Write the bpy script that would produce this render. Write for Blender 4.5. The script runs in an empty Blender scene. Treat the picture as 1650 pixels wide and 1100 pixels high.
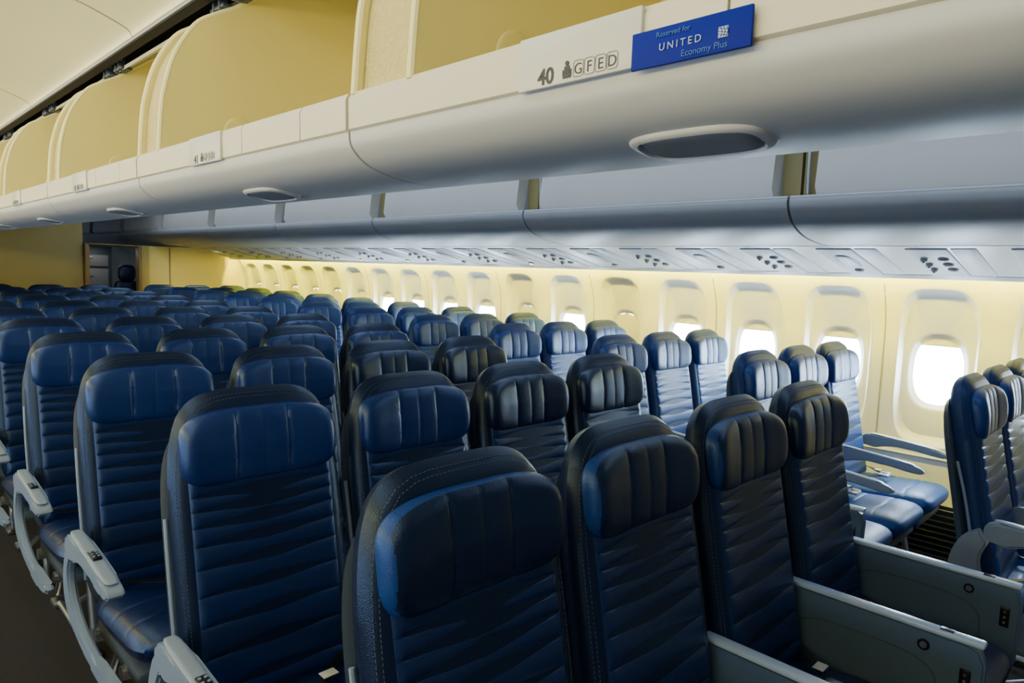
import bpy, bmesh, math, random
from mathutils import Vector, Matrix
random.seed(3)
D=bpy.data; scene=bpy.context.scene; COL=scene.collection
H=1.5
# ------------------------------------------------------------------ materials
def mat(name,col,rough=.5,metal=0,spec=.5,noise=0,nscale=20,bump=0,bscale=300,emit=None,estr=0,tint=None,bumpdist=.001):
    m=D.materials.new(name); m.use_nodes=True; nt=m.node_tree; b=nt.nodes['Principled BSDF']
    b.inputs['Base Color'].default_value=(*col,1); b.inputs['Roughness'].default_value=rough
    b.inputs['Metallic'].default_value=metal; b.inputs['Specular IOR Level'].default_value=spec
    if tint: b.inputs['Specular Tint'].default_value=(*tint,1)
    tc=nt.nodes.new('ShaderNodeTexCoord')
    if noise:
        n=nt.nodes.new('ShaderNodeTexNoise'); n.inputs['Scale'].default_value=nscale; n.inputs['Detail'].default_value=5
        nt.links.new(tc.outputs['Object'],n.inputs['Vector'])
        mx=nt.nodes.new('ShaderNodeMix'); mx.data_type='RGBA'
        mx.inputs[6].default_value=(*[c*(1-noise) for c in col],1); mx.inputs[7].default_value=(*[min(1,c*(1+noise)) for c in col],1)
        nt.links.new(n.outputs['Fac'],mx.inputs[0]); nt.links.new(mx.outputs[2],b.inputs['Base Color'])
    if bump:
        v=nt.nodes.new('ShaderNodeTexVoronoi'); v.inputs['Scale'].default_value=bscale
        nt.links.new(tc.outputs['Object'],v.inputs['Vector'])
        bp=nt.nodes.new('ShaderNodeBump'); bp.inputs['Strength'].default_value=bump; bp.inputs['Distance'].default_value=bumpdist
        nt.links.new(v.outputs['Distance'],bp.inputs['Height']); nt.links.new(bp.outputs['Normal'],b.inputs['Normal'])
    if emit:
        b.inputs['Emission Color'].default_value=(*emit,1); b.inputs['Emission Strength'].default_value=estr
    return m
BT=(.50,.68,1)
def leather(name,col,r=.32,spec=.85): return mat(name,col,r,bump=.3,bscale=420,noise=.08,nscale=8,spec=spec,tint=BT)
M_leather=leather('leather_navy_dark',(.006,.018,.080))
M_border=leather('leather_border',(.004,.009,.032),.35,.7)
M_head=leather('leather_headrest',(.007,.024,.125))
M_headk=leather('leather_headrest_dark',(.004,.009,.036),.33)  # darker copy of the headrest leather
M_headr=leather('leather_headrest_lit_edge',(.008,.040,.190),.38,.6)  # bluish side light on the headrest edges, put into the colour
M_cush=leather('leather_cushion',(.004,.012,.055))
M_leatherW=leather('leather_window_lit',(.010,.048,.235),.40,.55)  # this and the next three: navy leather brightened, window light put into colour
M_borderW=leather('leather_border_window_lit',(.007,.024,.105),.40,.5)
M_headW=leather('leather_headrest_window_lit',(.008,.034,.175),.40,.55)
M_cushW=leather('leather_cushion_window_lit',(.010,.060,.28),.40,.55)
M_stitch=mat('stitch_thread',(.09,.11,.14),.8,noise=.1)
M_grey=mat('plastic_grey',(.21,.27,.37),.42,noise=.05,nscale=6)
M_dgrey=mat('plastic_dark_grey',(.05,.07,.10),.45,noise=.08,nscale=6)
M_mgrey=mat('latch_grey',(.24,.25,.27),.5,noise=.08,nscale=60)
M_lgrey=mat('nozzle_grey',(.30,.30,.30),.5,noise=.08,nscale=60)
M_console=mat('console_blue_grey',(.085,.14,.235),.33,noise=.05,nscale=5)
M_constop=mat('console_cap',(.46,.58,.76),.25,noise=.04,nscale=5)
M_black=mat('black_plastic',(.006,.006,.007),.3,noise=.1)
M_metal=mat('brushed_aluminium',(.55,.56,.57),.32,metal=1,noise=.08,nscale=30)
M_white=mat('bin_white',(.53,.54,.56),.50,spec=.4,noise=.03,nscale=3)
M_nose=mat('bin_nose_grey',(.35,.35,.355),.46,spec=.4,noise=.05,nscale=3)
M_door=mat('bin_door_grey',(.70,.66,.60),.5,noise=.05,nscale=3)
M_lip=mat('bin_lip_cream',(.66,.62,.48),.45,noise=.03,nscale=3)
M_beige=mat('bin_beige',(.82,.71,.25),.55,noise=.05,nscale=4)
M_beige2=mat('bin_rim',(.92,.84,.42),.45,noise=.04,nscale=4)
M_beige3=mat('bin_gap_brown',(.34,.27,.10),.55,noise=.05,nscale=4)
M_perf=mat('perforated_beige',(.60,.50,.20),.6,bump=1,bscale=160,noise=.1,nscale=150,bumpdist=.003)
M_ceil=mat('ceiling_cream',(.93,.85,.50),.5,noise=.03,nscale=2)
M_dark=mat('dark_void',(.006,.006,.008),.8,noise=.1)
M_wall=mat('sidewall_cream',(.80,.79,.73),.5,noise=.03,nscale=2)
M_seam=mat('seam_grey',(.34,.31,.24),.6,noise=.05)
M_psu=mat('service_panel',(.60,.61,.60),.4,noise=.04,nscale=4)
M_carpet=mat('carpet',(.016,.014,.015),.95,noise=.95,nscale=120,bump=.6,bscale=300)
M_galley=mat('galley_laminate',(.42,.34,.11),.5,noise=.08,nscale=3)
M_galley2=mat('galley_laminate_light',(.92,.78,.28),.45,noise=.05,nscale=3)
M_blue=mat('placard_blue',(.0,.009,.25),.5,spec=.12,noise=.05,nscale=10)
M_ltxt=mat('placard_letters',(.02,.11,.42),.5,noise=.02)
M_wtxt=mat('placard_title',(.36,.44,.58),.5,noise=.02)
M_txt=mat('label_ink',(.04,.04,.045),.6,noise=.05)
M_tile=mat('label_tile_line',(.16,.16,.16),.6,noise=.05)
M_plate=mat('label_plate',(.62,.61,.56),.35,noise=.02,nscale=5)
M_lens=mat('lamp_lens',(.5,.5,.45),.2,noise=.05)
M_warm=mat('lamp_lens_lit',(.8,.6,.2),.2,noise=.05,emit=(1,.72,.25),estr=8)
M_shade=mat('window_shade',(.62,.60,.55),.5,noise=.04,nscale=6)
M_orange=mat('door_frame_wood',(.26,.16,.05),.4,noise=.1)
def emis(name,col,s):
    m=D.materials.new(name); m.use_nodes=True; nt=m.node_tree; nt.nodes.clear()
    e=nt.nodes.new('ShaderNodeEmission'); o=nt.nodes.new('ShaderNodeOutputMaterial')
    e.inputs[0].default_value=(*col,1); e.inputs[1].default_value=s; nt.links.new(e.outputs[0],o.inputs[0]); return m
M_pane=emis('daylight_pane',(.62,.80,1.0),54)
M_pane2=emis('daylight_pane_far_side',(.55,.74,1.0),15)
M_cove=emis('cove_tube',(1,.83,.02),300)

# ------------------------------------------------------------------ geometry helpers
def mesh_from(name,vf,mats,smooth=True,angle=38):
    me=D.meshes.new(name); V=[];F=[];MI=[]
    for v,f,mi in vf:
        o=len(V); V+= [tuple(p) for p in v]
        for qi,q in enumerate(f): F.append(tuple(i+o for i in q)); MI.append(mi if isinstance(mi,int) else mi[qi])
    me.from_pydata(V,[],F); 
    for m in mats: me.materials.append(m)
    me.polygons.foreach_set('material_index',MI)
    bm=bmesh.new(); bm.from_mesh(me); bmesh.ops.remove_doubles(bm,verts=bm.verts,dist=1e-5)
    bmesh.ops.recalc_face_normals(bm,faces=bm.faces); bm.to_mesh(me); bm.free()
    if smooth:
        me.polygons.foreach_set('use_smooth',[True]*len(me.polygons)); me.set_sharp_from_angle(angle=math.radians(angle))
    me.update(); return me
def remat(me,mats):
    m2=me.copy(); m2.materials.clear()
    for m in mats: m2.materials.append(m)
    return m2
def pillow(w,h,tf,tb,n=4,nx=24,nz=24,p=4,fn=None,off=(0,0,0)):
    V=[];F=[]
    def S(i,N): 
        u=2*i/N-1; return .45*u+.55*math.sin(u*math.pi/2)
    for side in (0,1):
        o=len(V)
        for j in range(nz+1):
            for i in range(nx+1):
                s=S(i,nx);t=S(j,nz); r=max(abs(s),abs(t))
                k=1 if r<1e-6 else r/((abs(s)**n+abs(t)**n)**(1/n))
                x=w*s*k; z=h*t*k; q=max(0,1-r**p)**.5
                y=(-tf*q) if side==0 else tb*q
                if fn: y+=fn(x,z,r,side)*(q if side==0 else 0)
                V.append((x+off[0],y+off[1],z+off[2]))
        for j in range(nz):
            for i in range(nx):
                a=o+j*(nx+1)+i; F.append((a,a+1,a+nx+2,a+nx+1))
    return V,F
def xf(vf,fn): return [fn(Vector(v)) for v in vf[0]],vf[1]
def rbox(c,s,b=.006,seg=2):
    bm=bmesh.new(); bmesh.ops.create_cube(bm,size=1)
    for v in bm.verts: v.co=Vector((v.co.x*s[0]+c[0],v.co.y*s[1]+c[1],v.co.z*s[2]+c[2]))
    b=min(b,min(s)*.49)
    bmesh.ops.bevel(bm,geom=bm.edges[:],offset=b,segments=seg,affect='EDGES',profile=.5)
    bm.verts.index_update()
    r=([tuple(v.co) for v in bm.verts],[tuple(v.index for v in f.verts) for f in bm.faces]); bm.free(); return r
def cyl(c,axis,r,l,n=20,r2=None):
    bm=bmesh.new(); bmesh.ops.create_cone(bm,cap_ends=True,segments=n,radius1=r,radius2=r if r2 is None else r2,depth=l)
    R=Vector((0,0,1)).rotation_difference(Vector(axis)).to_matrix()
    bm.verts.index_update()
    V=[tuple(R@v.co+Vector(c)) for v in bm.verts]; F=[tuple(v.index for v in f.verts) for f in bm.faces]; bm.free(); return V,F
def polyext(pts,axis,a,b,bev=0.0):
    bm=bmesh.new(); vs=[]
    for p in pts:
        vs.append(bm.verts.new((a,p[0],p[1]) if axis=='X' else (p[0],a,p[1])))
    f=bm.faces.new(vs); r=bmesh.ops.extrude_face_region(bm,geom=[f])
    for v in r['geom']:
        if isinstance(v,bmesh.types.BMVert):
            if axis=='X': v.co.x=b
            else: v.co.y=b
    if bev:
        ed=[e for e in bm.edges if (abs((e.verts[0].co-e.verts[1].co).x if axis=='X' else (e.verts[0].co-e.verts[1].co).y)<1e-6)]
        bmesh.ops.bevel(bm,geom=ed,offset=bev,segments=2,affect='EDGES')
    bm.verts.index_update()
    out=([tuple(v.co) for v in bm.verts],[tuple(v.index for v in f.verts) for f in bm.faces]); bm.free(); return out
def sheet(pts,y0,y1,n=1):
    V=[];F=[]
    for j in range(n+1):
        y=y0+(y1-y0)*j/n
        for p in pts: V.append((p[0],y,p[1]))
    m=len(pts)
    for j in range(n):
        for i in range(m-1):
            a=j*m+i; F.append((a,a+1,a+m+1,a+m))
    return V,F
def smoothpts(pts,sub=4):
    out=[]; n=len(pts)
    for i in range(n-1):
        p0=pts[max(0,i-1)];p1=pts[i];p2=pts[i+1];p3=pts[min(n-1,i+2)]
        for k in range(sub):
            t=k/sub
            out.append(tuple(.5*((2*p1[d])+(-p0[d]+p2[d])*t+(2*p0[d]-5*p1[d]+4*p2[d]-p3[d])*t*t+(-p0[d]+3*p1[d]-3*p2[d]+p3[d])*t**3) for d in range(len(p1))))
    out.append(tuple(pts[-1])); return out
def tube(path,r,n=10):
    V=[];F=[];path=[Vector(p) for p in path]
    for i,p in enumerate(path):
        d=(path[min(i+1,len(path)-1)]-path[max(i-1,0)]).normalized()
        a=d.orthogonal().normalized() if i==0 else (a-d*a.dot(d)).normalized()
        b=d.cross(a)
        for k in range(n):
            t=2*math.pi*k/n; V.append(tuple(p+a*math.cos(t)*r+b*math.sin(t)*r))
    for i in range(len(path)-1):
        for k in range(n):
            F.append((i*n+k,i*n+(k+1)%n,(i+1)*n+(k+1)%n,(i+1)*n+k))
    F.append(tuple(range(n))); F.append(tuple(range((len(path)-1)*n,len(path)*n))); return V,F
def add(name,me,parent=None,loc=(0,0,0),label=None,category=None,group=None,kind=None):
    o=D.objects.new(name,me); COL.objects.link(o)
    if parent: o.parent=parent
    o.location=loc
    if label:o['label']=label
    if category:o['category']=category
    if group:o['group']=group
    if kind:o['kind']=kind
    return o
def struct(name,vf,mats,label,smooth=True):
    return add(name,mesh_from(name,vf,mats,smooth),label=label,category='room',kind='structure')
def text_mesh(s,size,mat_,name='lettering',bold=0,align='LEFT',space=1):
    c=D.curves.new(name,'FONT'); c.body=s; c.size=size; c.extrude=.0003; c.offset=bold; c.align_x=align; c.space_character=space
    o=D.objects.new('tmp',c); COL.objects.link(o); bpy.context.view_layer.update()
    me=D.meshes.new_from_object(o.evaluated_get(bpy.context.evaluated_depsgraph_get()))
    D.objects.remove(o); D.curves.remove(c)
    me.name=name; me.materials.clear(); me.materials.append(mat_)
    R=Matrix(((0,0,-1),(-1,0,0),(0,1,0)))
    for v in me.vertices: v.co=R@v.co
    return me

# ------------------------------------------------------------------ SEAT
def yb(z): return -(1.15-z)*.2
def lean(v): return Vector((v.x,v.y+yb(v.z),v.z))
me_shell=mesh_from('seat_back',[(*xf(pillow(.217,.405,.040,.05,n=4.4,nx=26,nz=40,p=10,off=(0,0,.785)),lean),0)],[M_border])
ribs=[.525,.600,.670,.736,.795,.845,.886,.922,.955]
zc,hh=.755,.285
zs=set()
for i in range(61): zs.add(round(-1+2*i/60,5))
for zi in ribs:
    t0=(zi-zc)/hh
    for d in (-.045,-.035,-.024,-.016,-.010,-.006,-.003,0,.003,.006,.010,.016,.024,.035,.045):
        if abs(t0+d)<1: zs.add(round(t0+d,5))
for e in (.97,.98,.988,.994,.998): zs.add(e); zs.add(-e)
zs=sorted(zs); zz=[zs[0]]
for z_ in zs[1:]:
    if z_-zz[-1]>.0018: zz.append(z_)
zz[-1]=1.0
def sagof(z): return max(0,(.90-z))*.035
def build_cush():
    V=[];F=[];nx=34;w=.188
    def S(i): 
        u=2*i/nx-1; return .40*u+.60*math.sin(u*math.pi/2)
    for t in zz:
        z=zc+hh*t
        for i in range(nx+1):
            s=S(i); x=w*s
            et=max(0,1-abs(t)**30)**.5; es=max(0,1-abs(s)**22)**.5
            q=min(et,es)
            y=-.026
            g=0
            for k,zi in enumerate(ribs):
                d=abs(z-zi); g+=.0048*math.exp(-(d/.0030)**2)+.0036*math.exp(-(d/.012)**2)
            g*=min(1,max(0,(.174-abs(x))/.012))
            y+=g+.0040*math.exp(-((abs(x)-.174)/.0028)**2)+.005*max(0,1-(x/.17)**2)
            y=y*q + .012*(1-q)
            z2=z-sagof(z)*(x/.18)**2*.9
            V.append(tuple(lean(Vector((x,y-.020,z2)))))
    n=nx+1
    for j in range(len(zz)-1):
        for i in range(nx):
            a=j*n+i; F.append((a,a+1,a+n+1,a+n))
    return V,F
me_cush=mesh_from('back_cushion',[(*build_cush(),0)],[M_leather],angle=70)
HN=3.5; HH=.087
def headfn(x,z,r,side):
    if side: return 0
    y=0
    for sx in (-.066,.066):
        y+=.0045*math.exp(-((x-sx)/.0035)**2)+.0025*math.exp(-((x-sx)/.018)**2)
    y+=.0020*math.exp(-((x)/.0035)**2)+.0010*math.exp(-((x)/.014)**2)
    y-=.028*(abs(x)/.19)**3
    y-=.012*(z/.094) if z<0 else .002*(z/.094)
    return y
def headlean(v):
    z=v.z
    if z<1.06: z-= .026*(abs(v.x)/.19)**3*(1.06-z)/.09
    return Vector((v.x,v.y+yb(v.z),z))
hp=xf(pillow(.198,HH,.024,.02,n=HN,nx=90,nz=28,p=7,fn=headfn,off=(0,-.038,1.064)),headlean)
me_head=mesh_from('headrest',[(*hp,0)],[M_head],angle=60)
def headmi():
    out=[]; raw=pillow(.198,HH,.024,.02,n=HN,nx=90,nz=28,p=7)
    for f in hp[1]:
        cx=sum(raw[0][i][0] for i in f)/4; cz=sum(raw[0][i][2] for i in f)/4
        r=((abs(cx)/.198)**HN+(abs(cz)/HH)**HN)**(1/HN)
        out.append(1 if (abs(cx)>.184 or r>.965) else 0)
    return out
me_head2=mesh_from('headrest',[(*hp,headmi())],[M_headk,M_headr],angle=60)
me_headk=remat(me_head,[M_headk])
me_panel=mesh_from('seat_back_panel',[(*xf(pillow(.220,.37,.012,.03,n=5,nx=18,nz=24,p=8,off=(0,.045,.745)),lean),0)],[M_dgrey])
me_trimrail=mesh_from('side_trim',[(*tube(smoothpts([(0,yb(.50)+.02,.50),(-.001,yb(.62)+.018,.62),(-.001,yb(.78)+.02,.78),(.003,yb(.90)+.03,.90)],4),.005,8),0)],[M_grey])
def dashes(lst,path):
    P=[Vector(p) for p in path]
    for i in range(len(P)-1):
        d=P[i+1]-P[i]; L=d.length; n=max(1,int(L/.0075))
        for k in range(n):
            a=P[i]+d*(k/n); b=a+d.normalized()*.0048
            v,f=tube([a,b],.0007,4); lst.append((v,f,0))
vf=[]
for inset in (.0,.008):
    pts=[]
    for k in range(0,61):
        ph=-1.12+ (math.pi+2.24)*k/60
        n_=4.4; c=math.cos(ph);s_=math.sin(ph)
        w=.207-inset;h=.394-inset
        rr=(abs(c/w)**n_+abs(s_/h)**n_)**(-1/n_)
        x=rr*c;z=.785+rr*s_
        if z>.5:
            k2=((abs(x)/.217)**4.4+(abs(z-.785)/.405)**4.4)**(1/4.4)
            q=max(0,1-k2**10)**.5
            pts.append((x,yb(z)-.040*q-.0006,z))
    dashes(vf,pts)
me_stitch=mesh_from('stitching',vf,[M_stitch],False)
def cushfn(x,z,r,side):
    if side: return 0
    y=0
    for zz_ in (-.12,.0,.12): y+=.004*math.exp(-((z-zz_)/.005)**2)
    return y
pc=pillow(.212,.255,.055,.07,n=6,nx=20,nz=90,p=5,fn=cushfn)
me_seat=mesh_from('seat_cushion',[([ (v[0],-.335+v[2],.43-v[1]-.07*(v[2])) for v in pc[0]],pc[1],0)],[M_cush])
me_frame=mesh_from('seat_frame',[(*rbox((0,-.33,.35),(.40,.42,.05),.02),0),(*tube([(-.21,-.15,.33),(.21,-.15,.33)],.022),1),(*tube([(-.21,-.42,.33),(.21,-.42,.33)],.022),1)],[M_dgrey,M_metal])
leg=[]
leg.append((*tube(smoothpts([(-.1,-.44,.33),(-.1,-.47,.2),(-.1,-.50,.06),(-.1,-.47,.02),(-.1,-.2,.018),(-.1,.05,.018)],5),.014),0))
leg.append((*tube(smoothpts([(-.1,-.15,.33),(-.1,-.02,.2),(-.1,.09,.05)],5),.014),0))
leg.append((*tube([(-.1,-.46,.25),(-.1,-.1,.06)],.009),0)); leg.append((*rbox((-.1,.08,.012),(.05,.08,.024),.006),0))
leg.append((*rbox((-.1,-.46,.012),(.05,.08,.024),.006),0))
me_leg=mesh_from('seat_leg',leg,[M_metal])
def arm_shape(hw):
    pts=smoothpts([(-.13,.61),(-.125,.655),(-.17,.675),(-.30,.668),(-.44,.655),(-.52,.642),(-.552,.627),(-.548,.612),(-.51,.608),(-.40,.620),(-.28,.622),(-.19,.60)],3)
    return polyext(pts,'X',-hw,hw,.006)
me_arm=mesh_from('armrest',[(*arm_shape(.016),0)],[M_dgrey])
me_armcap=mesh_from('armrest_cap',[(*xf(pillow(.014,.17,.005,.003,n=5,nx=8,nz=16,p=3),lambda v:Vector((v.x,-.34+v.z,.664-v.y+.09*(v.z)))),0)],[M_grey])
me_armW=remat(me_arm,[M_grey]); me_armcapW=remat(me_armcap,[M_constop])
me_aarm=mesh_from('aisle_armrest',[(*arm_shape(.024),0)],[M_grey])
me_pad=mesh_from('armrest_pad',[(*xf(pillow(.020,.19,.006,.004,n=5,nx=8,nz=18,p=4),lambda v:Vector((v.x,-.34+v.z,.664-v.y+.09*(v.z)))),0)],[M_grey])
me_ctrl=mesh_from('control_panel',[(*rbox((0,-.36,.670),(.024,.062,.008),.003),0)]+[(*cyl((dx,-.36+dy,.675),(0,0,1),.0035,.002,10),1) for dx in(-.006,.006) for dy in(-.018,0,.018)],[M_black,M_grey])
ep=smoothpts([(-.11,.640),(-.07,.60),(-.04,.53),(-.035,.47),(-.065,.41),(-.15,.365),(-.30,.335),(-.48,.325),(-.575,.34),(-.595,.360)],4)+smoothpts([(-.58,.374),(-.48,.372),(-.32,.376),(-.19,.41),(-.115,.465),(-.095,.53),(-.13,.595)],4)
me_end=mesh_from('end_bay_panel',[(*polyext(ep,'X',-.013,.013,.007),0)],[M_grey])
ep2=smoothpts([(-.11,.640),(-.06,.60),(-.03,.52),(-.03,.42),(-.07,.33),(-.18,.27),(-.38,.25),(-.50,.28),(-.54,.33)],4)+smoothpts([(-.51,.36),(-.40,.37),(-.25,.39),(-.15,.45),(-.12,.53),(-.14,.60)],4)
me_end2=mesh_from('end_bay_panel',[(*polyext(ep2,'X',-.014,.014,.008),0)],[M_grey])
cons=[(-.10,.645),(-.10,.42),(-.16,.37),(-.50,.34),(-.56,.36),(-.582,.42),(-.587,.60),(-.575,.632),(-.55,.643)]
me_cons=mesh_from('console_armrest',[(*polyext(cons,'X',-.015,.015,.006),0)],[M_console])
me_conscap=mesh_from('console_cap',[(*rbox((0,-.34,.648),(.036,.485,.014),.006),0),(*rbox((0,-.50,.656),(.018,.03,.003),.001),1)],[M_constop,M_black])
me_knob=mesh_from('tray_latch_knob',[(*cyl((-.016,-.455,.605),(1,0,0),.014,.005,24),0),(*cyl((-.0185,-.455,.605),(1,0,0),.0085,.005,20),1)],[M_black,M_metal])
me_cctl=mesh_from('control_panel',[(*rbox((-.015,-.548,.55),(.006,.024,.06),.003),0)]+[(*cyl((-.019,-.548,.55+dz),(1,0,0),.0035,.003,10),1) for dz in(-.016,0,.016)],[M_black,M_metal])
ov=[]
for k in range(41):
    t=2*math.pi*k/40; c=math.cos(t);s=math.sin(t)
    ov.append((-.0152,-.31+.18*math.copysign(abs(c)**.6,c),.49+.085*math.copysign(abs(s)**.6,s)))
me_inlay=mesh_from('console_inlay',[(*tube(ov,.0012,6),0)],[M_dgrey])
def belt():
    vf=[]
    for sg in (-1,1):
        path=smoothpts([(sg*.19,-.14,.49),(sg*.14,-.20,.497),(sg*.06,-.27,.50),(sg*.015,-.31,.503)],5)
        Vv=[];F=[]
        for i,p in enumerate(path):
            for dy in(-.02,.02):
                for dz in (0,.003): Vv.append((p[0]+ .4*dy*sg,p[1]+dy,p[2]+dz+.006))
        for i in range(len(path)-1):
            a=i*4;b=a+4
            for q in ((0,1,5,4),(2,3,7,6),(0,2,6,4),(1,3,7,5)): F.append(tuple(a+k for k in q))
        vf.append((Vv,F,0))
    vf.append((*rbox((0,-.32,.514),(.065,.048,.014),.004),1)); vf.append((*rbox((.012,-.322,.523),(.032,.034,.006),.002),1))
    vf.append((*rbox((.075,-.262,.515),(.04,.028,.003),.001),2))
    return vf
me_belt=mesh_from('seat_belt',belt(),[M_black,M_metal,M_plate])
me_tag=mesh_from('fabric_tag',[(*rbox((.217,yb(.93),.93),(.004,.022,.03),.001),0)],[M_grey])
def farmesh(hs,mats):
    vf=[]
    for me,mi in ((me_shell,0),(me_cush,1),(me_head,2),(me_panel,3),(me_seat,4),(me_arm,5),(me_leg,6)):
        dx=-hs if me is me_arm else 0
        vf.append(([(v.co.x+dx,v.co.y,v.co.z) for v in me.vertices],[tuple(p.vertices) for p in me.polygons],mi))
    return mesh_from('airplane_seat',vf,mats)
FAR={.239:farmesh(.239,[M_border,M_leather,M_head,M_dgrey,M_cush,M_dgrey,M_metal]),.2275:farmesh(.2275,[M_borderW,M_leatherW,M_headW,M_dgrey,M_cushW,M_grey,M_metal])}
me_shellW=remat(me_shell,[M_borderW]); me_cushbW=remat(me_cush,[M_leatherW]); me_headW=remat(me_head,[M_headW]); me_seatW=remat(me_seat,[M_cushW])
def part(name,me,par,loc=(0,0,0),label=None):
    o=D.objects.new(name,me); COL.objects.link(o); o.parent=par; o.location=loc
    if label:o['label']=label
    return o
def seat(X,Y,idx,n,level,front,aisle_left,aisle_right,group,desc,rot=0,hs=.239,dark=0,raised=0):
    if level==2:
        o=add('airplane_seat',FAR[hs],None,(X,Y,0),desc,'seat',group); o.rotation_euler=(0,0,rot); return o
    r=D.objects.new('airplane_seat',None); r.empty_display_size=.1; COL.objects.link(r); r.location=(X,Y,0); r.rotation_euler=(0,0,rot)
    r['label']=desc; r['category']='seat'; r['group']=group
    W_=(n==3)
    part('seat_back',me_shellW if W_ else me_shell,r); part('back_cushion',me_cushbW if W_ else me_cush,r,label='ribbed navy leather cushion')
    if dark==2: part('headrest',me_head2,r,label='dark padded headrest, side light painted blue on its edges')
    elif dark==1: part('headrest',me_headk,r,label='dark padded leather headrest')
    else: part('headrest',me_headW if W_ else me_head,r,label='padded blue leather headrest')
    part('seat_back_panel',me_panel,r,label='grey plastic panel')
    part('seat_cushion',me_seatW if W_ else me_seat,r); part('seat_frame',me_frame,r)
    if level==0:
        part('stitching',me_stitch,r); part('fabric_tag',me_tag,r)
        if not (front and n==4):
            part('side_trim',me_trimrail,r,(-.219,0,0),label='slim grey plastic side trim'); part('side_trim',me_trimrail,r,(.219,0,0),label='slim grey plastic side trim')
        elif idx==0: part('side_trim',me_trimrail,r,(-.219,0,0),label='slim grey plastic side trim')
    part('seat_leg',me_leg,r,label='metal tube leg')
    if level==0: part('seat_belt',me_belt,r,label='black belt with metal buckle')
    sides=[(-hs,idx==0 and aisle_left)]
    if idx==n-1: sides.append((hs,aisle_right))
    for sx,ais in sides:
        if front and (n==4 or idx==0):
            c=part('console_armrest',me_cons,r,(sx,0,0),'thick blue-grey tray console armrest')
            part('console_cap',me_conscap,c); part('tray_latch_knob',me_knob,c); part('control_panel',me_cctl,c); part('console_inlay',me_inlay,c)
        elif ais:
            c=part('aisle_armrest',me_aarm,r,(sx-(.014 if sx<0 else -.014),0,raised),'light grey plastic armrest')
            part('armrest_pad',me_pad,c); part('control_panel',me_ctrl,c); part('end_bay_panel',me_end2 if raised else me_end,c)
        else:
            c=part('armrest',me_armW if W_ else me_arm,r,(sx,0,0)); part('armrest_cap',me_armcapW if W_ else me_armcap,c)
    return r
CX=[.75,1.228,1.706,2.180]
for k in range(11):
    Y=.87+.805*k
    for i,x in enumerate(CX):
        lv=0 if k<4 else (1 if k<6 else 2)
        dk=0
        if k==0: dk=1 if i==3 else 2
        elif k in (1,2) and i in (2,3): dk=1
        d='navy leather seat with dark headrest and console armrests' if k==0 else 'navy leather economy seat in the four-abreast centre block'
        if k>0 and i in(0,3): d='navy leather economy seat beside the aisle, grey aisle armrest'
        if k>0 and dk==1: d='navy leather economy seat with a dark leather headrest'
        seat(x,Y,i,4,lv,k==0,True,True,'centre block airplane seats',d,rot=random.uniform(-.006,.006) if k else 0,dark=dk)
RX=[3.0,3.457,3.914]
for k in range(12):
    Y=.62+.795*k
    if k==0: Y=.575
    if Y>9.5: continue
    for i,x in enumerate(RX):
        lv=0 if k<3 else (1 if k<5 else 2)
        d='navy leather economy seat beside the window wall, window light painted in' if i==2 else ('navy leather economy seat on the aisle of the window block, window light painted in' if i==0 else 'navy leather middle seat in the window block, window light painted in')
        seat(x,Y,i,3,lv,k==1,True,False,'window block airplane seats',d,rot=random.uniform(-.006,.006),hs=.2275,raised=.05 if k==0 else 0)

# ------------------------------------------------------------------ ROOM
struct('floor',[(*rbox((1.45,7,-.02),(6.2,18.5,.04),.001,1),0)],[M_carpet],'dark speckled cabin carpet')
def wx(z): return 4.32-.9*max(0,z-1.2)**2-.25*max(0,.75-z)**2
WZ=1.035
NW=18; Y0=1.01-.533
def ring(a,b,n,cz,phis,depth,yc):
    out=[]
    for ph in phis:
        c=math.cos(ph);s=math.sin(ph)
        if n is None:
            tx=a/abs(c) if abs(c)>1e-9 else 1e9
            tz=((b[1]-WZ)/s if s>0 else (b[0]-WZ)/s) if abs(s)>1e-9 else 1e9
            t=min(tx,tz); y=t*c; z=WZ+t*s
        else:
            lo,hi=0,3
            for _ in range(30):
                t=(lo+hi)/2; yy=t*c; zz=WZ+t*s-cz
                if abs(yy/a)**n+abs(zz/b)**n<1: lo=t
                else: hi=t
            y=lo*c; z=WZ+lo*s
        out.append((wx(z)+depth,yc+y,z))
    return out
zlo,zhi=.56,1.62
hw=.533/2
cor=[math.atan2(zhi-WZ,hw),math.atan2(zhi-WZ,-hw),math.atan2(zlo-WZ,-hw),math.atan2(zlo-WZ,hw)]
phis=sorted(set([round(2*math.pi*i/72-math.pi+.001,5) for i in range(72)]+[round(c,5) for c in cor]))
vf=[]
for w in range(NW):
    yc=Y0+.533*w
    rings=[ring(.120,.183,2.6,WZ,phis,.085,yc),ring(.124,.188,2.6,WZ,phis,.072,yc),ring(.134,.200,2.7,WZ,phis,.066,yc),ring(.138,.205,2.8,WZ,phis,.060,yc),
           ring(.150,.222,3.0,WZ+.0,phis,.052,yc),ring(.174,.390,4.2,1.06,phis,.050,yc),ring(.184,.418,4.4,1.06,phis,.026,yc),ring(.194,.432,4.4,1.06,phis,.003,yc),ring(.203,.440,4.4,1.06,phis,0,yc),ring(.22,.455,7,1.07,phis,0,yc),ring(hw,(zlo,zhi),None,0,phis,0,yc)]
    n=len(phis); V=[p for r in rings for p in r]; F=[]
    for a in range(len(rings)-1):
        for i in range(n):
            j=(i+1)%n; F.append((a*n+i,a*n+j,(a+1)*n+j,(a+1)*n+i))
    vf.append((V,F,0))
yA=Y0-hw; yB=Y0+.533*(NW-1)+hw
pts=[(wx(z),z) for z in (.56,.45,.3,.15,0)]
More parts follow.
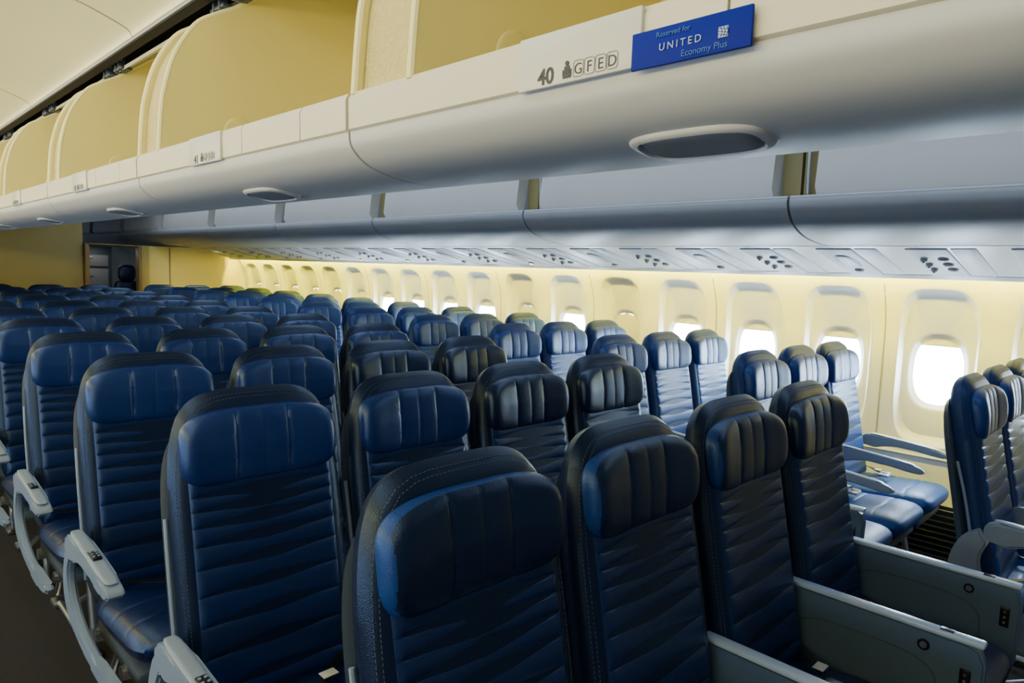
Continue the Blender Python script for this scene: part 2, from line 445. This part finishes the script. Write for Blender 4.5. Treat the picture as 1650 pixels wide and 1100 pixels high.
vf.append((*sheet(pts,yA,yB),0)); vf.append((*sheet([(wx(0),0),(wx(.3),.3),(4.32,.8),(4.3,1.3),(wx(1.62),1.62)],-2,yA),0))
struct('wall_right',vf,[M_wall],'cream moulded cabin sidewall with window reveals')
closed={4+1:.75,6+1:.5,13:1,14:1,15:1,16:1,17:1,12:.3}
for w in range(NW):
    yc=Y0+.533*w
    o=struct('window_%d'%(w+1),[(*xf(pillow(.126,.19,.002,.002,n=2.7,nx=14,nz=16,p=8),lambda v:Vector((4.41+v.y,yc+v.x,WZ+v.z))),0)],[M_pane],'bright oval cabin window full of daylight')
    fr=closed.get(w,.12)
    h=.375*fr
    N=14
    def half(z):
        t=min(1,abs((z-WZ)/.189)); return .125*(max(0,1-t**2.7))**(1/2.7)
    Vv=[];F=[]
    for j in range(N+1):
        z=WZ+.189-h*j/N; a=half(z)
        Vv.append((4.395,yc-a,z)); Vv.append((4.395,yc+a,z))
    for j in range(N): F.append((2*j,2*j+1,2*j+3,2*j+2))
    sh=add('window_shade',mesh_from('window_shade',[(Vv,F,0),(*rbox((4.388,yc,WZ+.189-h+.006),(.012,2*half(WZ+.189-h)*.95,.012),.003),0),(*rbox((4.382,yc,WZ+.189-h+.012),(.014,.05,.012),.004),0)],[M_shade]),label='cream pull-down window shade'+(', fully lowered' if fr>.9 else ', partly lowered' if fr>.2 else ', raised'),category='window shade',group='cabin window shades')
ti=1
for w in range(-1,NW,2):
    yc=Y0+.533*w+hw
    pts=[(wx(z)-.0015,z) for z in [zlo+(zhi-zlo)*i/20 for i in range(21)]]
    if yc<yA-.01: continue
    struct('trim_%d'%ti,[(*sheet(pts,yc-.004,yc+.004),0)],[M_seam],'thin joint strip between sidewall panels'); ti+=1
struct('trim_%d'%ti,[(*sheet([(wx(.56)-.004,.55),(wx(.57)-.012,.56),(wx(.58)-.004,.575)],yA,yB),0)],[M_psu],'rail along the lower sidewall'); ti+=1
gr=[(*rbox((4.20,(yA+yB)/2,.19),(.01,yB-yA,.30),.003),0)]
for i in range(9): gr.append((*rbox((4.19,(yA+yB)/2,.06+.032*i),(.016,yB-yA,.009),.003),1))
struct('baseboard_right',gr,[M_black,M_dgrey],'black slatted return air grille along the floor')
struct('trim_%d'%ti,[(*rbox((4.098,(yA+yB)/2,1.606),(.018,yB-yA,.008),.002),0)],[M_cove],'warm cove light tube above the windows'); ti+=1
struct('trim_%d'%ti,[(*polyext([(4.086,1.546),(4.088,1.62),(4.20,1.64),(4.20,1.66),(4.06,1.66),(4.055,1.565)],'Y',yA,yB),0)],[M_psu],'cove housing above the windows'); ti+=1
struct('wall_left',[(*rbox((-1.50,4,1.2),(.04,12,2.4),.002,1),0)],[M_wall],'cream cabin sidewall')
for i in range(12):
    struct('window_%d'%(NW+1+i),[(*xf(pillow(.126,.19,.004,.004,n=2.7,nx=10,nz=12,p=8),lambda v:Vector((-1.472+v.y,.2+.533*i+v.x,WZ+v.z))),0)],[M_pane2],'bright oval cabin window')
cp=smoothpts([(.735,H+.715),(.70,H+.745),(.5,H+.80),(.1,H+.84),(-.4,H+.81),(-.85,H+.70),(-1.15,H+.5),(-1.48,H+.4)],5)
struct('ceiling',[(*sheet(cp,-2,11),0),(*sheet([(x,z+.02) for x,z in cp],-2,11),0)],[M_ceil],'cream curved ceiling panels over the aisle')
struct('trim_%d'%ti,[(*polyext([(.76,H+.700),(.765,H+.735),(.71,H+.775),(.70,H+.76),(.735,H+.725),(.74,H+.70)],'Y',-2,10.2),0)],[M_nose],'grey rail at the ceiling edge'); ti+=1
struct('trim_%d'%ti,[(*polyext([(.728,H+.690),(.765,H+.694),(.765,H+.700),(.728,H+.697)],'Y',-2,10.2),0)],[M_dark],'dark seal of the ceiling rail'); ti+=1
for i in range(8):
    y=-.6+1.56*i
    struct('trim_%d'%ti,[(*sheet([(x,z-.002) for x,z in cp],y,y+.006),0)],[M_seam],'joint between ceiling panels'); ti+=1
struct('trim_%d'%ti,[(*rbox((2.6,7,H+1.12),(4.0,18,.02),.002,1),0)],[M_dark],'dark void above the bins'); ti+=1
YB=9.9
struct('wall_back',[(*rbox((.4,YB+.05,1.25),(3.76,.1,2.5),.004,1),0),(*rbox((3.71,YB+.05,.84),(1.42,.1,1.68),.004,1),1),
   (*rbox((2.98,YB-.02,.84),(.10,.06,1.68),.01),0),(*rbox((3.3,YB-.008,.84),(.012,.016,1.66),.003),0)],[M_galley,M_galley2],'yellow-beige galley bulkhead')
struct('door_1',[(*rbox((2.31,YB,.84),(.05,.14,1.68),.006),0),(*rbox((2.91,YB,.84),(.03,.14,1.68),.006),0),(*rbox((2.6,YB,1.67),(.6,.14,.02),.006),0)],[M_orange],'wood-coloured frame of the galley opening')
struct('wall_galley',[(*rbox((2.9,11.6,.84),(2.6,.06,1.68),.004,1),0)],[M_psu],'pale galley wall')
struct('trim_%d'%ti,[(*rbox((3.75,14.2,1.675),(1.1,3.6,.026),.004,1),0),(*rbox((4.27,14.2,.85),(.06,3.6,1.7),.004,1),0)],[M_psu],'galley side lining below the bins'); ti+=1
gc=D.objects.new('galley_cabinet',None); COL.objects.link(gc); gc.location=(2.5,11.1,0)
gc['label']='dark galley cabinet with grey doors beyond the opening'; gc['category']='cabinet'
part('cabinet_body',mesh_from('cabinet_body',[(*rbox((0,0,.83),(.7,.5,1.66),.01),0)],[M_dgrey]),gc)
part('cabinet_door',mesh_from('cabinet_door',[(*rbox((.05,-.26,1.46),(.50,.02,.16),.008),0),(*rbox((.05,-.275,1.50),(.12,.015,.015),.004),1)],[M_mgrey,M_metal]),gc,label='grey cabinet door')
part('cabinet_door',mesh_from('cabinet_door',[(*rbox((.05,-.26,1.1),(.50,.02,.5),.008),0),(*rbox((.05,-.275,1.25),(.12,.015,.015),.004),1)],[M_mgrey,M_metal]),gc)
cs=D.objects.new('crew_seat',None); COL.objects.link(cs); cs.location=(2.84,10.15,0)
cs['label']='dark folding crew seat beside the galley opening'; cs['category']='seat'
part('headrest',mesh_from('headrest',[(*pillow(.11,.11,.05,.05,n=3.4,nx=14,nz=14,p=3,off=(0,0,1.31)),0)],[M_border]),cs)
part('backrest',mesh_from('backrest',[(*pillow(.16,.36,.04,.05,n=6,nx=14,nz=20,p=6,off=(0,.02,.85)),0)],[M_border]),cs)
part('seat_base',mesh_from('seat_base',[(*rbox((0,-.03,.25),(.34,.12,.5),.02),0)],[M_dgrey]),cs)

# ------------------------------------------------------------------ CENTRE BINS
P=1.04; J0=.98
bot=smoothpts([(.598,.212),(.603,.190),(.632,.166),(.684,.152),(.75,.1475),(.85,.159),(1.0,.191),(1.3,.27)],5)
botp=[(x,z+H) for x,z in bot]+[(1.3,H+.31),(1.1,H+.245),(.612,H+.24)]
L=P-.006
me_bs=mesh_from('lower_shell',[(*polyext(botp,'Y',-L/2,L/2),0)],[M_white])
me_bh=mesh_from('bin_housing',[(*polyext([(x,z+H) for x,z in [(1.3,.272),(1.9,.42),(2.2,.6),(2.25,1.0),(1.22,1.0),(1.22,.305)]],'Y',-L/2,L/2),0)],[M_white])
lipp=[(x,z+H) for x,z in [(.600,.212),(.594,.216),(.593,.262),(.598,.272),(.612,.275),(.622,.268),(.622,.232),(.61,.212)]]
def lipseg(a,b): return (*polyext(lipp,'Y',a+.0015,b-.0015),0)
me_lip=mesh_from('bin_lip',[lipseg(-L/2,-L/2+.15),lipseg(-L/2+.15,-.13),lipseg(-.13,.05),lipseg(.05,L/2-.0)],[M_lip])
arc=smoothpts([(.600,.268),(.606,.36),(.614,.42),(.640,.51),(.69,.594),(.745,.635),(.80,.668),(.9,.745),(1.02,.83)],5)
arcH=[(x,z+H) for x,z in arc]
ewp=arcH+[(1.21,H+.95),(1.21,H+.24),(.605,H+.24)]
me_ew=mesh_from('end_wall',[(*polyext(ewp,'Y',-.005,.005,.002),0),(*xf(pillow(.045,.045,.003,.003,n=2,nx=20,nz=20,p=10),lambda v:Vector((.80+v.x,-.006+v.y,H+.34+v.z))),0)],[M_beige])
rim=[(x-.002,0,z) for (x,z) in arcH]
me_rim=mesh_from('end_wall_rim',[(*tube(rim,.0065,8),0)],[M_beige2])
arc2=[(x+.010,z) for x,z in arcH]
me_div=mesh_from('divider_panel',[(*sheet(arc2,-.066,.066,1),0)],[M_perf])
me_bw=mesh_from('bin_back_wall',[(*rbox((1.205,0,H+.6),(.01,L-.01,.66),.003),0)],[M_beige])
dp=smoothpts([(.792,.678),(.85,.72),(.95,.80),(1.08,.90)],4)
dpp=[(x,z+H) for x,z in dp]+[(x,z+H+.012) for x,z in reversed(dp)]
me_door=mesh_from('bin_door',[(*polyext(dpp,'Y',-L/2+.01,L/2-.17,.002),0)],[M_lip])
me_hinge=mesh_from('hinge_bracket',[(*rbox((.79,-.02,H+.70),(.025,.012,.05),.004),0),(*rbox((.79,.02,H+.70),(.025,.012,.05),.004),0),(*cyl((.785,0,H+.715),(0,1,0),.008,.06,12),1),(*rbox((.80,0,H+.685),(.04,.09,.01),.003),0)],[M_dgrey,M_metal])
th=-math.atan2(.016,.10)
def onshell(v):
    ux=Vector((math.cos(th),0,math.sin(th))); nn=Vector((math.sin(th),0,-math.cos(th)))
    return Vector((.694,0,H+.1515))+Vector((0,1,0))*v.x+ux*v.z+nn*(-v.y)
def bezel(x,z,r,side): return 0.006 if (r<.84 and side==0) else 0
me_bez=mesh_from('latch_bezel',[(*xf(pillow(.084,.043,.007,.006,n=3.2,nx=44,nz=32,p=8,fn=bezel),onshell),0)],[M_white],angle=50)
me_lat=mesh_from('latch_handle',[(*xf(pillow(.069,.033,.004,.003,n=3.5,nx=20,nz=16,p=7,off=(0,-.002,.001)),onshell),0)],[M_mgrey])
def person_icon():
    vf=[]
    vf.append((*cyl((-.0005,0,.0155),(1,0,0),.0027,.0006,14),0)); vf.append((*rbox((-.0005,0,.0082),(.0006,.0078,.0088),.0002,1),0)); vf.append((*rbox((-.0005,0,.0015),(.0006,.0115,.0036),.0002,1),0))
    vf.append((*rbox((-.0005,.0055,.0055),(.0006,.0015,.007),.0002,1),0));vf.append((*rbox((-.0005,-.0055,.0055),(.0006,.0015,.007),.0002,1),0))
    return mesh_from('seat_symbol',vf,[M_txt],False)
me_icon=person_icon()
TP=.0152
def boxed(): 
    vf=[]
    for i in range(4):
        y=-.0002-TP*i; w=.0140; h=.0172; r=.003; pts=[]
        for cx,cz,a0 in ((w/2-r,h/2-r,0),(-w/2+r,h/2-r,90),(-w/2+r,-h/2+r,180),(w/2-r,-h/2+r,270)):
            for a in (0,30,60,90):
                t=math.radians(a0+a); pts.append((-.0004,y+cx+r*math.cos(t),.0070+cz+r*math.sin(t)))
        pts.append(pts[0]); vf.append((*tube(pts,.00032,5),0))
    return mesh_from('letter_boxes',vf,[M_tile],False)
me_boxes=boxed()
me_lets=[text_mesh(c,.0165,M_txt,'seat_letter',0.0,'CENTER') for c in 'GFED']
me_plate=mesh_from('row_label_plate',[(*rbox((.5915,0,H+.241),(.006,.172,.060),.002),0)],[M_plate])
for k in range(-1,9):
    j=J0+P*k; yc=j-P/2
    r=D.objects.new('overhead_bin',None); COL.objects.link(r); r.location=(0,yc,0)
    r['label']='open centre overhead bin, cream inside, white curved underside'; r['category']='overhead bin'; r['group']='centre overhead bins'
    part('lower_shell',me_bs,r); part('bin_housing',me_bh,r); part('bin_lip',me_lip,r,label='cream front lip')
    part('end_wall',me_ew,r,(0,P/2-.16,0),'beige end wall'); part('end_wall',me_ew,r,(0,P/2-.014,0),'beige end wall')
    part('end_wall_rim',me_rim,r,(0,P/2-.16,0)); part('end_wall_rim',me_rim,r,(0,P/2-.014,0))
    part('divider_panel',me_div,r,(0,P/2-.087,0),'perforated beige filler panel'); part('bin_back_wall',me_bw,r)
    part('bin_door',me_door,r,label='retracted bin door'); part('hinge_bracket',me_hinge,r,(0,P/2-.20,0)); part('hinge_bracket',me_hinge,r,(0,P/2-.06,0))
    b=part('latch_bezel',me_bez,r,(0,-.05,0)); part('latch_handle',me_lat,b,label='grey latch handle')
    num={0:'40',1:'41',2:'42',3:'43',4:'44'}.get(k)
    if num:
        pl_=part('row_label_plate',me_plate,r,(0,(.508 if k==0 else j-.47)-yc,0),'row number plate '+num+' with seat letters')
        part('row_number',text_mesh(num,.0245,M_txt,'row_number',.0006),pl_,(.5882,.054,H+.2145))
        part('seat_symbol',me_icon,pl_,(.5882,.010,H+.2160))
        part('letter_boxes',me_boxes,pl_,(.5882,-.006,H+.2165))
        for i in range(4): part('seat_letter',me_lets[i],pl_,(.5882,-.006-TP*i,H+.2177))
s=add('seating_zone_sign',mesh_from('seating_zone_sign',[(*rbox((0,0,0),(.004,.128,.036),.001),0)],[M_blue]),None,(.587,.366,H+.2245),'small blue sign reading UNITED Economy Plus on the bin lip','sign')
part('lettering',text_mesh('Reserved for',.0072,M_ltxt,'lettering',0,'CENTER'),s,(-.0026,0.016,.0085))
part('lettering',text_mesh('UNITED',.0098,M_wtxt,'lettering',0,'CENTER',1.45),s,(-.0026,.008,-.0045))
part('lettering',text_mesh('Economy Plus',.0085,M_ltxt,'lettering',0,'CENTER'),s,(-.0026,-.018,-.0145))
gl=[(*rbox((0,0,0),(.0008,.0098,.0098),.0003,1),0)]
for q in range(3):
    c0=.0029-.0029*q
    gl.append((*tube([(-.0005,c0-.0018*(1-(t/4)**2)-.0002,t*.0011) for t in range(-4,5)],.0003,5),1))
    gl.append((*tube([(-.0005,t*.0011,c0*.9+.0012*(t/4)) for t in range(-4,5)],.00025,5),1))
part('logo',mesh_from('logo',gl,[M_wtxt,M_blue],False),s,(-.0026,-.037,-.0008))

# ------------------------------------------------------------------ OUTBOARD BINS
PO=1.62; LO=PO-.012
nose=smoothpts([(3.0,.372),(2.992,.352),(3.005,.315),(3.06,.262),(3.18,.218),(3.35,.194),(3.50,.188)],5)
npoly=[(x,z+H) for x,z in nose]+[(3.6,H+.25),(3.6,H+.37),(3.02,H+.378)]
me_on=mesh_from('lower_shell',[(*polyext(npoly,'Y',-LO/2,LO/2),0)],[M_nose])
me_ol=mesh_from('bin_lip',[(*tube([(3.004,-LO/2,H+.372),(3.004,LO/2,H+.372)],.008,8),0)],[M_white])
me_od=mesh_from('bin_door',[(*polyext([(3.06,H+.37),(3.03,H+.42),(3.05,H+.6),(3.12,H+.8),(3.16,H+.8),(3.10,H+.37)],'Y',-LO/2+.09,LO/2-.09),0)],[M_door])
me_ov=mesh_from('divider_panel',[(*polyext([(3.13,H+.37),(3.13,H+.9),(3.3,H+.9),(3.3,H+.37)],'Y',-.044,.044),0)],[M_beige3])
me_os=mesh_from('door_strut',[(*tube([(3.11,0,H+.38),(3.10,0,H+.5),(3.10,0,H+.8)],.009),0)],[M_metal])
for k in range(-1,10):
    yc=1.32-PO/2+PO*k
    r=D.objects.new('overhead_bin',None); COL.objects.link(r); r.location=(0,yc,0)
    r['label']='closed overhead bin above the window seats, grey curved nose'; r['category']='overhead bin'; r['group']='window side overhead bins'
    part('lower_shell',me_on,r,label='grey curved nose'); part('bin_lip',me_ol,r); part('bin_door',me_od,r)
    part('divider_panel',me_ov,r,(0,-LO/2+.045,0),'brown-gold divider panel'); part('divider_panel',me_ov,r,(0,LO/2-.045,0),'brown-gold divider panel'); part('door_strut',me_os,r,(0,LO/2-.03,0))
PA=Vector((3.50,0,H+.188)); PBv=Vector((4.07,0,H+.068)); dd=(PBv-PA).normalized(); nn=Vector((dd.z,0,-dd.x))
struct('trim_%d'%ti,[(*polyext([(3.49,H+.186),(4.075,H+.064),(4.075,H+.09),(3.49,H+.25)],'Y',yA-1,yB),0)],[M_psu],'white service panel rail above the window seats'); ti+=1
def pl(v): return Vector((0,v.x,0))+dd*v.y+nn*v.z
def tr(vf): return [pl(Vector(v)) for v in vf[0]],vf[1]
me_pb=mesh_from('unit_plate',[(*tr(rbox((0,0,.002),(.17,.52,.018),.005)),0),(*tr(rbox((-.147,0,.001),(.10,.52,.014),.004)),0)],[M_white])
me_pr=mesh_from('reading_light',[(*tr(cyl((0,0,.012),(0,0,1),.026,.014,20,.020)),0),(*tr(cyl((0,0,.020),(0,0,1),.014,.004,16)),1)],[M_lgrey,M_lens])
me_prw=mesh_from('reading_light',[(*tr(cyl((0,0,.012),(0,0,1),.026,.014,20,.020)),0),(*tr(cyl((0,0,.020),(0,0,1),.014,.004,16)),1)],[M_lgrey,M_warm])
me_gas=mesh_from('air_nozzle',[(*tr(cyl((0,0,.014),(0,0,1),.018,.02,18,.013)),0),(*tr(cyl((0,0,.026),(0,0,1),.006,.006,14)),1)],[M_lgrey,M_dgrey])
q=pillow(.05,.13,.012,.002,n=2.6,nx=14,nz=18,p=4)
me_spk=mesh_from('speaker_cover',[(*tr(([(v[0],v[2],-v[1]+.010) for v in q[0]],q[1])),0)],[M_lgrey])
i=0
y=.1
while y<9.6:
    r=D.objects.new('passenger_service_unit',None); COL.objects.link(r); c=(PA+PBv)/2; r.location=(c.x,y,c.z)
    r['category']='service unit'; r['group']='passenger service units'
    part('unit_plate',me_pb,r)
    if i%2==0:
        r['label']='white panel with three round reading lights and air nozzles'
        for q_ in range(3):
            part('reading_light',me_pr,r,tuple(pl(Vector((-.040,-.10+.1*q_,.003)))))
            part('air_nozzle',me_gas,r,tuple(pl(Vector((.040,-.10+.1*q_,.003)))))
    else:
        r['label']='white panel with oval grey cover and small lamp'
        part('speaker_cover',me_spk,r,tuple(pl(Vector((0,-.03,0)))))
        part('reading_light',me_prw if i in (9,13,15) else me_pr,r,tuple(pl(Vector((0,.15,.003)))))
    i+=1; y+=.405
# ------------------------------------------------------------------ LIGHTS
def area(name,loc,rot,sx,sy,e,col):
    l=D.lights.new(name,'AREA'); l.shape='RECTANGLE'; l.size=sx; l.size_y=sy; l.energy=e; l.color=col
    o=D.objects.new(name,l); COL.objects.link(o); o.location=loc; o.rotation_euler=rot; return o
area('ceiling_wash',( -1.1,4.0,1.90),(0,math.radians(-125),0),.3,9,115,(1,.85,.42))
area('aisle_lamp',(2.62,4.5,2.3),(0,0,0),.25,10,34,(.62,.78,1))
area('added_rib_light',(.15,2.6,2.27),(0,math.radians(-25),0),.2,6,14,(.62,.78,1))  # unseen lamp added over the left aisle to bring out the cushion ribs
area('added_galley_fill',(2.6,10.5,1.66),(0,0,0),.4,.4,1.2,(1,.95,.8))  # unseen fill added to lighten the galley interior
area('bulkhead_lamp',(3.6,9.3,1.64),(0,0,0),.6,.1,6,(1,.85,.4))
W=D.worlds.new('World'); scene.world=W; W.use_nodes=True
W.node_tree.nodes['Background'].inputs[0].default_value=(.55,.74,1,1); W.node_tree.nodes['Background'].inputs[1].default_value=.15
# ------------------------------------------------------------------ CAMERA
cam=D.cameras.new('camera'); cam.sensor_width=36; cam.lens=1106*36/1650; cam.clip_start=.02
co=D.objects.new('camera',cam); COL.objects.link(co); scene.camera=co
yaw=math.radians(45); ph=math.radians(5.7); ro=math.radians(2.1)
R=Vector((math.cos(yaw),-math.sin(yaw),0)); F=Vector((math.sin(yaw)*math.cos(ph),math.cos(yaw)*math.cos(ph),-math.sin(ph))); U=R.cross(F)
R2=R*math.cos(ro)+U*math.sin(ro); U2=U*math.cos(ro)-R*math.sin(ro)
m=Matrix((( R2.x,U2.x,-F.x,0),(R2.y,U2.y,-F.y,0),(R2.z,U2.z,-F.z,H),(0,0,0,1)))
co.matrix_world=m
